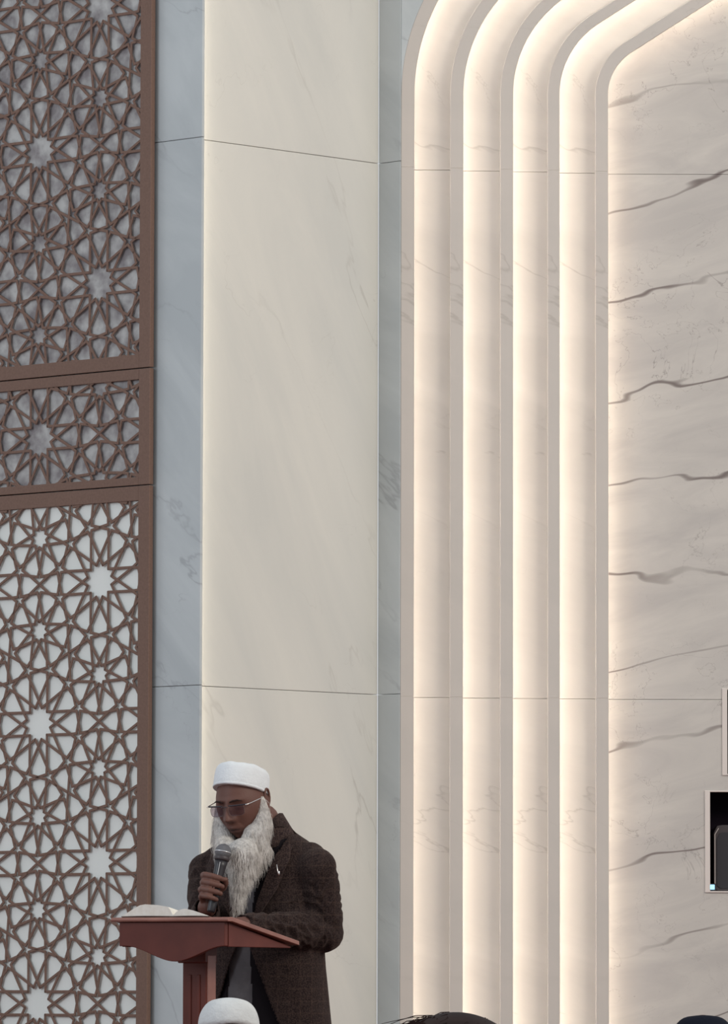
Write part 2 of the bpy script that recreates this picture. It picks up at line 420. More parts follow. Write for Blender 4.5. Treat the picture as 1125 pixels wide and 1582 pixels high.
def pattern(anchor, u0, u1, z0, z1):
    out = []
    for i in range(-12, 13):
        for j in range(-9, 10):
            cx = i*1.0 + (j % 2)*.5; cy = j*math.sqrt(3)/2
            W = lambda p: (anchor[0] + (p[0])*AA*SX, anchor[1] + p[1]*AA)
            if not (u0-AA < W((cx, cy))[0] < u1+AA and z0-AA < W((cx, cy))[1] < z1+AA): continue
            def put(segs_, ox, oy, ang):
                for a, b, wf in segs_:
                    a = rot(a, ang); b = rot(b, ang)
                    out.append((W((a[0]+ox, a[1]+oy)), W((b[0]+ox, b[1]+oy)), wf))
            put(ros12, cx, cy, 0)
            put(ros9, cx, cy+1/math.sqrt(3), math.pi)        # the nine-pointed ones on the triangle centres
            put(ros9, cx, cy-1/math.sqrt(3), 0)
            for q in (0, 60, 120):
                d = dirv(R(90-q)); put(gap, cx+d[0]*.5, cy+d[1]*.5, R(-q) if q else 0)
    return out
def clip(a, b, u0, u1, z0, z1):
    t0, t1 = 0.0, 1.0; dx, dy = b[0]-a[0], b[1]-a[1]
    for p, q in ((-dx, a[0]-u0), (dx, u1-a[0]), (-dy, a[1]-z0), (dy, z1-a[1])):
        if abs(p) < 1e-12:
            if q < 0: return None
        else:
            r = q/p
            if p < 0: t0 = max(t0, r)
            else: t1 = min(t1, r)
    if t0 >= t1: return None
    return (a[0]+dx*t0, a[1]+dy*t0), (a[0]+dx*t1, a[1]+dy*t1)
WB = .0172*AA; DB = .006
UE = 1.25
def screen(label, z0, z1, zl, zh, anchor, backing, stile):
    root = empty('lattice_screen', S3(0, z0), label=label, cat='screen', group='pierced star screens on the wall')
    m = MB()
    seen = set()
    for a, b, wf in pattern(anchor, stile, UE-.05, zl, zh):
        key = tuple(sorted(((round(a[0], 3), round(a[1], 3)), (round(b[0], 3), round(b[1], 3)))))
        if key in seen: continue
        seen.add(key)
        c = clip(a, b, stile-.004, UE-.04, zl-.004, zh+.004)
        if not c: continue
        (ax, az), (bx, bz) = c
        L_ = math.hypot(bx-ax, bz-az)
        if L_ < .002: continue
        dx, dz = (bx-ax)/L_, (bz-az)/L_; nx, nz = -dz*WB*wf/2, dx*WB*wf/2; e = WB*.28*(wf == 1)
        ax -= dx*e; az -= dz*e; bx += dx*e; bz += dz*e
        q = [(ax+nx, az+nz), (ax-nx, az-nz), (bx-nx, bz-nz), (bx+nx, bz+nz)]
        k = .72
        qi = [(ax+nx*k, az+nz*k), (ax-nx*k, az-nz*k), (bx-nx*k, bz-nz*k), (bx+nx*k, bz+nz*k)]
        n0 = len(m.v); jt = (n0//12 % 9)*.00009
        m.v += [S3(u, z, .002+jt) for u, z in qi] + [S3(u, z, .0030+jt) for u, z in q] + [S3(u, z, DB) for u, z in q]
        m.f += [(n0, n0+1, n0+2, n0+3)]
        for t in (0, 4):
            m.f += [(n0+t+i, n0+t+4+i, n0+t+4+(i+1) % 4, n0+t+(i+1) % 4) for i in range(4)]
    m.mk('lattice', M['screen'], root, kind='stuff')
    def bar(name, u0, u1, za, zb):
        mb = MB().hexa([S3(u0, za, 0), S3(u1, za, 0), S3(u1, za, DB+.014), S3(u0, za, DB+.014), S3(u0, zb, 0), S3(u1, zb, 0), S3(u1, zb, DB+.014), S3(u0, zb, DB+.014)])
        bevel(mb.mk(name, M['screen'], root), .0015)
    bar('stile', 0, stile, z0, z1); bar('stile', UE-.06, UE, z0, z1)
    bar('rail', stile, UE-.06, z0, zl); bar('rail', stile, UE-.06, zh, z1)
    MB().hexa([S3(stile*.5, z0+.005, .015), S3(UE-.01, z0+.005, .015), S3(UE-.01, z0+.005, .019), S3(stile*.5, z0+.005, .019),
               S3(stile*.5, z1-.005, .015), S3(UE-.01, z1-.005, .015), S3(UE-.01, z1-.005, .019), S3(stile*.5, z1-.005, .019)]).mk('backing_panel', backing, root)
st = uz(212.5, 1000)[0]
def zat(px, py): return uz(px, py)[1]
s1 = zat(120, 757); s2 = zat(2, 589)
screen('tall lower brown pierced star screen with pale backing, beside the lectern', .03, s1-.002, .12, zat(120, 780), cA, M['backing'], st)
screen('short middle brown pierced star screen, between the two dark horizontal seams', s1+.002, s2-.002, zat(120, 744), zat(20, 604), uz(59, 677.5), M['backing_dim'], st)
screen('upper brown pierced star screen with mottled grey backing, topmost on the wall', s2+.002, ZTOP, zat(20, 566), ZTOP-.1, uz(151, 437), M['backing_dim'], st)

# ------------------------------------------------------------------ lectern
M['wood'] = mat('reddish_brown_wood', (.135, .036, .026), .42, 0, .2, noise=(9, (.10, .027, .020), 6))
M['wood_edge'] = mat('pale_wood_edge', (.30, .135, .105), .35, 0, .4, noise=(14, (.23, .10, .078), 4))  # lighter wood tone for the top board, ledge and column side
LA = R(32); LY = 18.87
lf = plan(350, LY, 1430); fx = Vector((-math.cos(LA), math.sin(LA))); bk = Vector((math.sin(LA), math.cos(LA)))
LWd = 172/F*LY/math.cos(LA)*1.0; LDp = .385
def L3(a, b, z): p = lf + fx*a + bk*b; return Vector((p.x, p.y, z))      # a: along the front to the left, b: away
lz = lambda py: ZZ(py, LY)
zt = lz(1424)                                    # underside of the top at the front edge
lec = empty('lectern', L3(LWd/2, .14, 0), label='reddish brown wooden lectern with a sloped top, curved front board and single column', cat='lectern')
slope = (lz(1424)-lz(1459))/LDp                  # falls towards the reader
# front board with its ogee lower edge
zlow = lz(1463); zbel = lz(1487)
n = 28; top_ = []; bot = []
for i in range(n+1):
    u = i/n; a = .006 + (LWd-.012)*u
    v = max(0.0, 1-abs(u-.47)/.47) ; v = v*v*(3-2*v)
    top_.append((a, zt-.001)); bot.append((a, zlow+.002 - (zlow-zbel)*v))
mb = MB()
for b in (0, .018):
    mb.v += [L3(a, b, z) for a, z in top_] + [L3(a, b, z) for a, z in bot]
m_ = n+1
for i in range(n):
    mb.f += [(i, i+1, m_+i+1, m_+i), (2*m_+i, 3*m_+i, 3*m_+i+1, 2*m_+i+1), (m_+i, m_+i+1, 3*m_+i+1, 3*m_+i), (i, 2*m_+i, 2*m_+i+1, i+1)]
mb.f += [(0, m_, 3*m_, 2*m_), (n, 2*m_+n, 3*m_+n, m_+n)]
bevel(mb.mk('front_board', M['wood'], lec), .002)
def ruled(name, prof, a0, a1, m, bw=.0015):       # prof = [(b, z)...] extruded along the front direction
    k = len(prof); mb = MB(); mb.v = [L3(a0, b, z) for b, z in prof] + [L3(a1, b, z) for b, z in prof]
    mb.f = [tuple(range(k)), tuple(range(k, 2*k))[::-1]] + [(i, i+k, (i+1) % k+k, (i+1) % k) for i in range(k)]
    return bevel(mb.mk(name, m, lec), bw)
sidep = [(.019, zt-.003), (.019, zlow), (LDp-.012, zlow-.002), (LDp-.008, zt-slope*LDp-.006)]
ruled('side_board', sidep, .004, .018, M['wood']); ruled('side_board', sidep, LWd-.018, LWd-.004, M['wood'])
ruled('bottom_board', [(.019, zlow+.004), (.019, zlow+.016), (LDp-.02, zlow+.016), (LDp-.02, zlow+.004)], .02, LWd-.02, M['wood'])
tp = [(-.012, zt), (-.014, zt+.006), (-.010, zt+.012), (.012, zt+.014), (LDp+.012, zt+.012-slope*LDp), (LDp+.012, zt-.001-slope*LDp), (.012, zt)]
ruled('top_board', tp, -.014, LWd+.018, M['wood_edge'])
ruled('book_ledge', [(LDp-.000, zt+.012-slope*LDp), (LDp-.000, zt+.0155-slope*LDp), (LDp+.010, zt+.0155-slope*LDp), (LDp+.010, zt+.012-slope*LDp)], .0, LWd, M['wood_edge'])
# column with a raised panel and a bracket moulding
ca = (350-317)/F*LY/math.cos(LA); cw = .083; cb = .14
def lbox(name, a0, a1, b0, b1, z0, z1, m, bw=.002):
    mb = MB().hexa([L3(a1, b0, z0), L3(a0, b0, z0), L3(a0, b1, z0), L3(a1, b1, z0), L3(a1, b0, z1), L3(a0, b0, z1), L3(a0, b1, z1), L3(a1, b1, z1)])
    return bevel(mb.mk(name, m, lec), bw)
cc = LWd*.5
zc1 = zlow+.004
kx = plan(283, LY+.1, 1530); kx2 = plan(316, LY+.1, 1530)
ca0 = cc-.052+.015; ca1 = cc+.037+.015
lbox('column', ca0, ca1, cb, cb+.055, .05, zc1, M['wood'], .003)
lbox('column_molding', ca0+.022, ca0+.034, cb-.004, cb, .12, zc1-.09, M['wood'], .002)
lbox('side_molding', ca0-.003, ca0, cb+.004, cb+.05, .10, zc1-.03, M['wood_edge'], .001)
lbox('column_molding', ca1-.034, ca1-.022, cb-.004, cb, .12, zc1-.09, M['wood'], .002)
lbox('column_capital', ca0-.002, ca1+.014, cb-.010, cb+.060, zbel-.002, zc1, M['wood'], .004)
lbox('base_plate', cc-.16, cc+.17, .0, .30, 0, .035, M['wood'], .006)
lbox('base_block', cc-.09, cc+.10, .07, .24, .035, .07, M['wood'], .006)

# ------------------------------------------------------------------ open book on the lectern
M['paper'] = mat('cream_paper', (.80, .77, .70), .8, noise=(60, (.74, .70, .62), 3))
M['paper_edge'] = mat('page_edges', (.55, .52, .45), .85, noise=(300, (.42, .40, .35), 2))
M['leather'] = mat('brown_book_cover', (.10, .055, .04), .5)
bz = lambda b: zt + .0145 - slope*max(0, b-.012)
bkp = plan(268, LY+.15, 1408)
def la_of(px, b):                                # lectern 'a' coordinate for an image column at depth b
    o = lf + bk*b; return hit(px, o, fx)
b0, b1 = .012, .20
aG = la_of(268, b0); aL = la_of(192, b0); aR = la_of(322, b0)
book = empty('open_book', L3(aG, .1, bz(.1)), label='open book with cream pages lying on the high edge of the lectern', cat='book')
def page_block(name, a_out, hmax, peak, mtl):
    n = 20; secs = []
    for b in (b0+.004, b1-.004):
        topc = []; botc = []
        for i in range(n+1):
            u = i/n; a = aG + (a_out-aG)*u
            h = hmax*float(np.interp(u, *peak))
            topc.append(L3(a, b, bz(b)+.004+h)); botc.append(L3(a, b, bz(b)+.004))
        secs.append(topc + botc[::-1])
    mb = MB(); mb.loft(secs); o = mb.mk(name, mtl, book)
    return o
page_block('page_block', aL-.004*-1, .037, ((0, .05, .1, .3, .55, .66, .8, 1), (.05, .5, .78, .93, 1, .92, .58, .03)), M['paper'])
page_block('page_block', aR+.004, .023, ((0, .08, .2, .35, .6, .8, 1), (.05, .5, .85, 1, .74, .4, .04)), M['paper'])
mb = MB(); n = 12
for s_, a_out in ((1, aL+.006), (-1, aR-.006)):
    mb.loft([[L3(aG + (a_out-aG)*i/n, b, bz(b)+.0005+.0012*math.sin(math.pi*i/n)) for i in range(n+1)] + [L3(aG + (a_out-aG)*i/n, b, bz(b)+.0032+.0012*math.sin(math.pi*i/n)) for i in range(n, -1, -1)] for b in (b0, b1)])
mb.mk('cover', M['leather'], book)

# ------------------------------------------------------------------ human figures
def skin_mat(name, base, dark, rough=.58):
    m = bpy.data.materials.new(name); m.use_nodes = True; nt = m.node_tree; b = nt.nodes['Principled BSDF']
    a = nt.nodes.new('ShaderNodeVertexColor'); a.layer_name = 'tone'
    sep = nt.nodes.new('ShaderNodeSeparateColor'); nt.links.new(a.outputs[0], sep.inputs[0])
    mx = nt.nodes.new('ShaderNodeMix'); mx.data_type = 'RGBA'; mx.inputs['A'].default_value = (*base, 1); mx.inputs['B'].default_value = (*dark, 1)
    nt.links.new(sep.outputs[0], mx.inputs['Factor']); nt.links.new(mx.outputs['Result'], b.inputs['Base Color'])
    b.inputs['Roughness'].default_value = rough; b.inputs['Specular IOR Level'].default_value = .35
    tc = nt.nodes.new('ShaderNodeTexCoord'); n = nt.nodes.new('ShaderNodeTexNoise'); n.inputs['Scale'].default_value = 160
    nt.links.new(tc.outputs['Object'], n.inputs['Vector'])
    bp = nt.nodes.new('ShaderNodeBump'); bp.inputs['Strength'].default_value = .25; bp.inputs['Distance'].default_value = .002
    nt.links.new(n.outputs['Fac'], bp.inputs['Height']); nt.links.new(bp.outputs[0], b.inputs['Normal'])
    return m
def g(x, c, s_): return math.exp(-((x-c)/s_)**2)
def head_points(nu=150, nv=120, mouth=1.0):
    """head centred between the ears at eye height; faces -y, x is its left"""
    V = []; Fc = []
    for j in range(nv+1):
        th = math.pi*j/nv
        for i in range(nu):
            ph = 2*math.pi*i/nu
            dx, dy, dz = math.sin(th)*math.sin(ph), -math.sin(th)*math.cos(ph), math.cos(th)
            # rounded box-ish skull
            x, y, z = dx*.077, dy*.097, dz*.118
            if z < 0:
                t = min(1, -z/.118)
                x *= 1 - .30*t**1.6
                if dy < 0: y = y*(1 + .10*t*(1-t)) ; y -= .004*t
                else: y *= 1 - .45*t**1.2
            if dz < -.85 and dy < 0: y -= .012*(-dz-.85)/.15
            x *= 1 + .10*(1-abs(dz))**.5*(abs(dx) > 0)*min(1, abs(dx)) - .05
            if dy < 0:
                fr = min(1, -dy*1.25); ax = abs(x)
                f = 0
                # nose
                zn = z
                if -.052 < zn < .03:
                    k = (.022-zn)/.062; k = max(0, min(1, k))
                    amp = .003 + .028*k**1.15
                    if zn < -.040: amp *= max(0, 1-((-.040-zn)/.012)**1.6)
                    sx = .0085 + .0065*k**2
                    f += amp*math.exp(-(ax/sx)**2)
                    f += .010*g(zn, -.038, .008)*g(ax, .0165, .006)       # wings
                f -= .0125*g(ax, .030, .017)*g(z, .000, .013)              # sockets
                f += .0085*g(ax, .031, .0125)*g(z, -.003, .0085)            # lowered lids
                f += .0055*g(z, .021, .008)*g(ax, .026, .022)              # brows
                f += .0040*g(ax, .044, .016)*g(z, -.030, .016)             # cheekbones
                f -= .0030*g(ax, .034, .010)*g(z, -.062, .018)
                f -= .0028*g(ax, .024+max(0, (-.045-z))*.35, .0035)*g(z, -.060, .016)   # folds beside the mouth
                f += .0085*g(z, -.074, .020)*g(ax, 0, .026)                # muzzle
                f += .0042*g(z, -.0700, .0042)*g(ax, 0, .020)
                f += .0055*g(z, -.0835, .0050)*g(ax, 0, .018)
                f -= .0060*g(z, -.0765, .0022)*g(ax, 0, .022)
                f -= .0040*g(z, -.0945, .005)*g(ax, 0, .018)
                f += .0075*g(z, -.108, .011)*g(ax, 0, .020)                # chin
                y -= f*fr
            V.append((x, y, z))
    for j in range(nv):
        for i in range(nu):
            a, b = j*nu+i, j*nu+(i+1) % nu; c, d = (j+1)*nu+(i+1) % nu, (j+1)*nu+i
            if j == 0: Fc.append((a, d, c))
            elif j == nv-1: Fc.append((a, d, b))
            else: Fc.append((a, d, c, b))
    return V, Fc
def ear_volume(mb, T, s):
    ring = []
    for k in range(15):
        a = -R(100) + R(290)*k/14
        ring.append(T @ Vector((s*(.0805+.006*math.cos(a*.5)), .012 + .0155*math.sin(a)*1.0 + .004, .004 + .029*math.cos(a)*1.0 + .002)))
    mb.tube(ring, [.0042]*15, 8)
    mb.ball(T @ Vector((s*.0775, .014, .000)), (.006, .014, .024), T.to_3x3(), 14, 10)
    mb.ball(T @ Vector((s*.078, .004, -.022)), (.0055, .008, .010), T.to_3x3(), 12, 8)
def tone_layer(o, T, extra=None):
    """lip, lid and brow skin colour, plus painted mouth-line and nostril shade, from the head's own frame"""
    me = o.data; n = len(me.vertices); co = np.empty(n*3); me.vertices.foreach_get('co', co); co = co.reshape(-1, 3)
    Ti = np.array(T.inverted()); q = co @ Ti[:3, :3].T + Ti[:3, 3]
    G_ = lambda x, c, s_: np.exp(-((x-c)/s_)**2)
    ax = np.abs(q[:, 0]); z = q[:, 2]; fr = (q[:, 1] < -.05)
    t = fr*(.55*G_(z, -.0775, .010)*G_(ax, 0, .024) + .45*G_(ax, .031, .016)*G_(z, -.004, .011) + .9*G_(z, -.0768, .0022)*G_(ax, 0, .022))  # last term paints shade into the crease between the lips
    t = t + fr*.5*G_(z, -.048, .003)*G_(ax, .009, .005)  # nostril shade painted below the nose tip
    t = np.clip(t, 0, 1); col = np.ones((n, 4)); col[:, 0] = t; col[:, 1] = t; col[:, 2] = t
    at = me.color_attributes.new('tone', 'FLOAT_COLOR', 'POINT'); at.data.foreach_set('color', col.ravel())
def ell(c, rx, ry, yaw, z, n=36, p=2.3):
    out = []
    for k in range(n):
        a = 2*math.pi*k/n; ca, sa = math.cos(a), math.sin(a)
        x = math.copysign(abs(ca)**(2/p), ca)*rx; y = math.copysign(abs(sa)**(2/p), sa)*ry
        out.append((c[0] + x*math.cos(yaw) - y*math.sin(yaw), c[1] + x*math.sin(yaw) + y*math.cos(yaw), z))
    return out
M['skin'] = skin_mat('brown_skin', (.128, .058, .044), (.040, .018, .017))
M['cap'] = mat('white_cap_cloth', (.74, .77, .79), .85, noise=(30, (.70, .73, .75), 3), bump=(140, .5, .003))
M['cap2'] = mat('off_white_cap_cloth', (.62, .64, .64), .9, noise=(18, (.56, .58, .585), 3), bump=(90, .6, .004))
M['kurta'] = mat('grey_cloth', (.13, .12, .125), .9, spec=.15, noise=(14, (.10, .092, .096), 3), bump=(30, .8, .006))
M['vest'] = mat('black_waistcoat', (.010, .008, .010), .9, spec=.1)
M['lining'] = mat('dark_lining', (.03, .022, .024), .8)
M['metal'] = mat('silver_metal', (.75, .72, .70), .28, 1)
M['rim'] = mat('bronze_rim', (.14, .10, .09), .4, .6)
M['gunmetal'] = mat('dark_glasses_rim', (.035, .03, .04), .35, .3)
M['beard'] = mat('white_beard', (.60, .575, .54), .9, noise=(90, (.42, .40, .38), 3), bump=(200, .8, .004))
M['hair_w'] = mat('white_hair_strands', (.78, .75, .71), .6, noise=(45, (.44, .41, .38), 3))
M['hair_d'] = mat('dark_brown_hair', (.022, .012, .011), .75, spec=.15, noise=(30, (.04, .022, .019), 3))
def tweed(nm='brown_tweed', k=1.0):
    m = bpy.data.materials.new(nm); m.use_nodes = True; nt = m.node_tree; N = nt.nodes; L = nt.links; b = N['Principled BSDF']
    b.inputs['Roughness'].default_value = .95; b.inputs['Specular IOR Level'].default_value = .15
    b.inputs['Sheen Weight'].default_value = .12; b.inputs['Sheen Tint'].default_value = (.55, .42, .36, 1)
    tc = N.new('ShaderNodeTexCoord')
    n = N.new('ShaderNodeTexNoise'); n.inputs['Scale'].default_value = 240; n.inputs['Detail'].default_value = 2; L.new(tc.outputs['Object'], n.inputs['Vector'])
    r1 = N.new('ShaderNodeValToRGB'); e = r1.color_ramp.elements; e[0].position = .38; e[1].position = .64
    e[0].color = (.016*k, .0095*k, .010*k, 1); e[1].color = (.052*k, .035*k, .031*k, 1); L.new(n.outputs['Fac'], r1.inputs[0])
    cur = r1.outputs[0]
    for d, s_ in (('X', 26), ('Z', 24)):
        wv = N.new('ShaderNodeTexWave'); wv.bands_direction = d; wv.inputs['Scale'].default_value = s_/3; wv.inputs['Distortion'].default_value = .6
        L.new(tc.outputs['Object'], wv.inputs['Vector'])
        rr = N.new('ShaderNodeValToRGB'); q = rr.color_ramp.elements; q[0].position = .93; q[1].position = 1.0; q[0].color = (0,)*3+(1,); q[1].color = (.07,)*3+(1,)
        L.new(wv.outputs['Fac'], rr.inputs[0])
        mx = N.new('ShaderNodeMix'); mx.data_type = 'RGBA'; L.new(rr.outputs[0], mx.inputs['Factor']); L.new(cur, mx.inputs['A']); mx.inputs['B'].default_value = (.16, .10, .075, 1); cur = mx.outputs['Result']
    L.new(cur, b.inputs['Base Color'])
    n2 = N.new('ShaderNodeTexNoise'); n2.inputs['Scale'].default_value = 24; n2.inputs['Detail'].default_value = 5; L.new(tc.outputs['Object'], n2.inputs['Vector'])
    bp = N.new('ShaderNodeBump'); bp.inputs['Strength'].default_value = .5; bp.inputs['Distance'].default_value = .01; L.new(n2.outputs['Fac'], bp.inputs['Height']); L.new(bp.outputs[0], b.inputs['Normal'])
    return m
M['tweed'] = tweed('brown_tweed', .85); M['tweed_lit'] = tweed('brown_tweed_lit', 1.15)  # lapels and collar: same cloth, lightened in colour to stand in for shading

# ---- the speaker
YM = 19.62; PSI = R(27)
o2 = plan(411, YM, 1450)
MT = Matrix.Translation((o2.x, o2.y, 0)) @ Matrix.Rotation(-PSI, 4, 'Z')
MTi = MT.inverted()
HY = 19.50
hc = P(374, 1239, HY)
HT = Matrix.Translation(hc) @ Matrix.Rotation(-R(27), 4, 'Z') @ Matrix.Rotation(R(12), 4, 'X') @ Matrix.Rotation(-R(3), 4, 'Y')
HX = lambda x, y, z: HT @ Vector((x, y, z))
LX = lambda x, y, z: MT @ Vector((x, y, z))
shL = P(489, 1341, 19.50); elL = P(501, 1441, 19.55); wrL = P(379, 1431, 19.26)
shR = P(322, 1347, 19.72); elR = P(314, 1428, 19.60); 
def above_board(p, rad):
    b = (Vector((p.x, p.y))-lf).dot(bk)
    if -.02 < b < LDp+.03: p.z = max(p.z, zt+.0145-slope*max(0, b-.012)+rad)
    return p
wrL = above_board(wrL, .040); print('WRL', wrL, P(392,1434,19.27))
# microphone axis
mic0 = P(326, 1409, 19.33); mic1 = P(345, 1316, 19.36)
ma = (mic1-mic0).normalized()
hp = P(334, 1373, 19.342); hp = mic0 + ma*(hp-mic0).dot(ma)
e1 = Vector((1, 0, 0)); e1 = (e1 - ma*e1.dot(ma)).normalized(); e2 = ma.cross(e1).normalized()
if e2.y > 0: e2 = -e2
HQ = lambda a, b, c: hp + e1*a + e2*b + ma*c
wrR = HQ(-.018, -.052, -.050)
body = MB()
hv, hf = head_points(); body.add([HT @ Vector(v) for v in hv], hf)
for s_ in (1, -1): ear_volume(body, HT, s_)
body.caps([HX(0, .028, -.06), LX(0, -.03, 1.42), LX(0, .01, 1.32)], [.056, .058, .075])
tors = [(.86, .155, .105, 0), (.95, .15, .10, 0), (1.08, .148, .10, 0), (1.2, .16, .105, .01), (1.3, .155, .095, .02), (1.36, .10, .07, .03)]
body.loft([[MT @ Vector(p) for p in ell((0, cy), rx, ry, 0, z)] for z, rx, ry, cy in tors])
body.caps([shL, elL, wrL], [.048, .040, .029]); body.caps([shR, elR, wrR], [.048, .040, .029])
for s_ in (1, -1):
    body.caps([LX(s_*.085, 0, .88), LX(s_*.095, -.01, .50), LX(s_*.10, .02, .10)], [.088, .060, .042])
    body.caps([LX(s_*.10, .03, .055), LX(s_*.105, -.06, .04), LX(s_*.11, -.14, .032)], [.036, .034, .028])
# right hand round the microphone
kn = []
for i, c in enumerate((.034, .011, -.012, -.033)):
    rr = (.0098, .0100, .0096, .0088)[i]; sh = (0, .003, .001, -.006)[i]; tp_ = (.010, .014, .013, .004)[i]
    kpt = HQ(-.046+abs(sh), -.012, c*1.02+.002)
    body.caps([kpt, HQ(-.040-sh*.3, .014, c+.001), HQ(-.018, .0275, c-.001), HQ(tp_-.004, .0265, c-.003), HQ(tp_+.006, .018, c-.004)], [rr*1.12, rr*1.06, rr, rr*.93, rr*.85], 12)
    body.caps([kpt, HQ(-.032, -.036, c*.8-.012), wrR], [rr*1.25, .013, .020], 12)
body.caps([HQ(-.030, -.040, -.02), HQ(.002, -.032, -.006), HQ(.022, -.018, .012), HQ(.027, .000, .024), HQ(.025, .012, .032)], [.016, .014, .0115, .0105, .0088], 12)
# left hand resting flat on the sloping board
wl2 = wrL; hd = (bk*(-.25) + Vector((-1, -.15))).normalized(); hd3 = Vector((hd.x, hd.y, -.04)).normalized(); sd = Vector((-hd.y, hd.x, 0))
body.caps([wl2, wl2+hd3*.05], [.028, .026], 12)
for i, o_ in enumerate((-.030, -.011, .009, .027)):
    ln = (.066, .075, .070, .054)[i]
    k0 = above_board(wl2 + hd3*.082 + sd*o_, .014)
    body.caps([wl2+hd3*.02+sd*o_*.4, k0], [.018, .0125], 12)
    body.caps([above_board(q, .011) for q in (k0.copy(), k0+hd3*ln*.45+Vector((0, 0, .002)), k0+hd3*ln*.8-Vector((0, 0, .006)), k0+hd3*ln-Vector((0, 0, .012)))], [.0098, .0090, .0082, .0072], 10)
body.caps([above_board(q, .013) for q in (wl2+hd3*.02-sd*.02, wl2+hd3*.05-sd*.045, wl2+hd3*.085-sd*.055)], [.015, .0115, .009], 10)
bv, bf = remesh(body, .0027, 2, .5)
person = mk('person', bv, bf, M['skin'], smooth=True)
tone_layer(person, HT)
tag(person, 'bearded person in brown tweed coat and white cap standing behind the lectern', 'person')

def cloth(name, mb, voxel, m, parent, smooth=4, cut=None, wr=None, sol=None):
    v, f = remesh(mb, voxel, smooth)
    if wr is not None: v = wr(v)
    if cut is not None:
        keep = ~cut(v); f = [q for q in f if all(keep[i] for i in q)]
        used = sorted({i for q in f for i in q}); mp = {a: b for b, a in enumerate(used)}; v = v[used]; f = [tuple(mp[i] for i in q) for q in f]
    o = mk(name, v, f, m, parent, smooth=True)
    if sol:
        s_ = o.modifiers.new('s', 'SOLIDIFY'); s_.thickness = sol; s_.offset = -1
    return o
# coat
def wrinkle(v):
    from mathutils import noise as nz
    out = v.copy(); ps = [np.array(q) for q in (shL, elL, wrL, elR, shR)]
    for p0, p1, amp, seed_ in ((ps[0], ps[1], .009, 0), (ps[1], ps[2], .012, 3.3), (ps[3], ps[4], .008, 7.7)):
        d = p1-p0; L_ = np.linalg.norm(d); d = d/L_; t = (v-p0) @ d; rad = v-p0-np.outer(t, d); rn = np.linalg.norm(rad, axis=1)+1e-6
        wgt = np.exp(-((t-L_*.55)/(L_*.5))**4)*(rn < .09)
        ang = np.arctan2(rad[:, 2], rad[:, 0])
        for i in np.nonzero(wgt > .02)[0]:
            q = (t[i]*26+1.1*math.sin(ang[i]+seed_), math.cos(ang[i])*1.3+seed_, math.sin(ang[i])*1.3)
            k = 1-abs(nz.noise(q))*2.2
            out[i] += rad[i]/rn[i]*wgt[i]*amp*(k-.45)
    for i in range(len(v)):
        q = v[i]; out[i] += .006*nz.noise((q[0]*9, q[1]*9, q[2]*5))*np.array([1, 1, 0])
    return out
loc = lambda v: (v @ np.array(MTi)[:3, :3].T + np.array(MTi)[:3, 3])
coat = MB()
cr = [(.66, .225, .155, .01), (.80, .212, .15, .005), (.95, .198, .142, 0), (1.06, .190, .136, 0), (1.18, .196, .136, 0), (1.27, .205, .128, .00), (1.325, .185, .108, .0), (1.355, .150, .09, -.005), (1.385, .105, .078, -.012), (1.415, .080, .075, -.022), (1.44, .071, .074, -.026)]
coat.loft([[MT @ Vector(p) for p in ell((0, cy), rx, ry, 0, z)] for z, rx, ry, cy in cr])
def ext(a, b, t): return a+(b-a)*t
coat.caps([ext(shL, LX(.1, .02, 1.34), .35), shL, ext(shL, elL, .5), elL], [.060, .066, .062, .064], 18)
coat.caps([elL, ext(elL, wrL, .25), above_board(ext(elL, wrL, .6), .052), ext(elL, wrL, 1.0)], [.060, .057, .048, .037], 18)
coat.caps([ext(shR, LX(-.1, .02, 1.34), .35), shR, ext(shR, elR, .5), elR], [.060, .064, .060, .058], 18)
coat.caps([elR, ext(elR, wrR, .5), ext(elR, wrR, .80)], [.056, .048, .042], 18)
def opening(v):
    q = loc(v); x, y, z = q[:, 0], q[:, 1], q[:, 2]
    xe = np.where(z > 1.08, .012+(z-1.08)*.33, np.where(z < 1.03, .016+(1.03-z)*.42, .012))
    neck = z > 1.425
    body_ = (y < 0) & (y > -.175) & (np.abs(x+.012*(z < 1.03)) < xe) & (z < 1.40)
    near = np.linalg.norm(v-np.array(wrR), axis=1) < .045
    near2 = np.linalg.norm(v-np.array(wrL+ (wrL-elL).normalized()*.03), axis=1) < .038
    under = z < .664
    hand = np.linalg.norm(v-np.array(HQ(0,0,0)), axis=1) < .05
    return (body_ & ~((np.linalg.norm(v-np.array(wrL), axis=1) < .15))) | neck | under | near2 | near | hand
co = cloth('coat', coat, .005, M['tweed'], person, 5, opening, wrinkle, .004)
# inner clothes
kt = MB(); kr = [(.52, .20, .135, 0), (.80, .185, .125, 0), (.95, .174, .120, 0), (1.06, .168, .117, 0), (1.18, .174, .117, 0), (1.27, .172, .108, .0), (1.325, .15, .092, -.005), (1.37, .10, .072, -.012), (1.42, .066, .066, -.022)]
kt.loft([[MT @ Vector(p) for p in ell((0, cy), rx, ry, 0, z)] for z, rx, ry, cy in kr])
cloth('tunic', kt, .008, M['kurta'], person, 4)
vt = MB(); vt.loft([[MT @ Vector(p) for p in ell((0, cy), rx+.007, ry+.006, 0, z)] for z, rx, ry, cy in [k for k in kr if .5 < k[0] < 1.40]])
def vcut(v):
    q = loc(v); x, y, z = q[:, 0], q[:, 1], q[:, 2]
    return ((y < 0) & (np.abs(x+np.where(z < 1.05, .030, 0)) < np.where(z > 1.1, .006+(z-1.1)*.16, np.where(z < 1.04, .034+(1.04-z)*.06, 0)))) | (z > 1.365) | (z < .56)
cloth('waistcoat', vt, .007, M['vest'], person, 4, vcut, None, .003)
tr_ = MB()
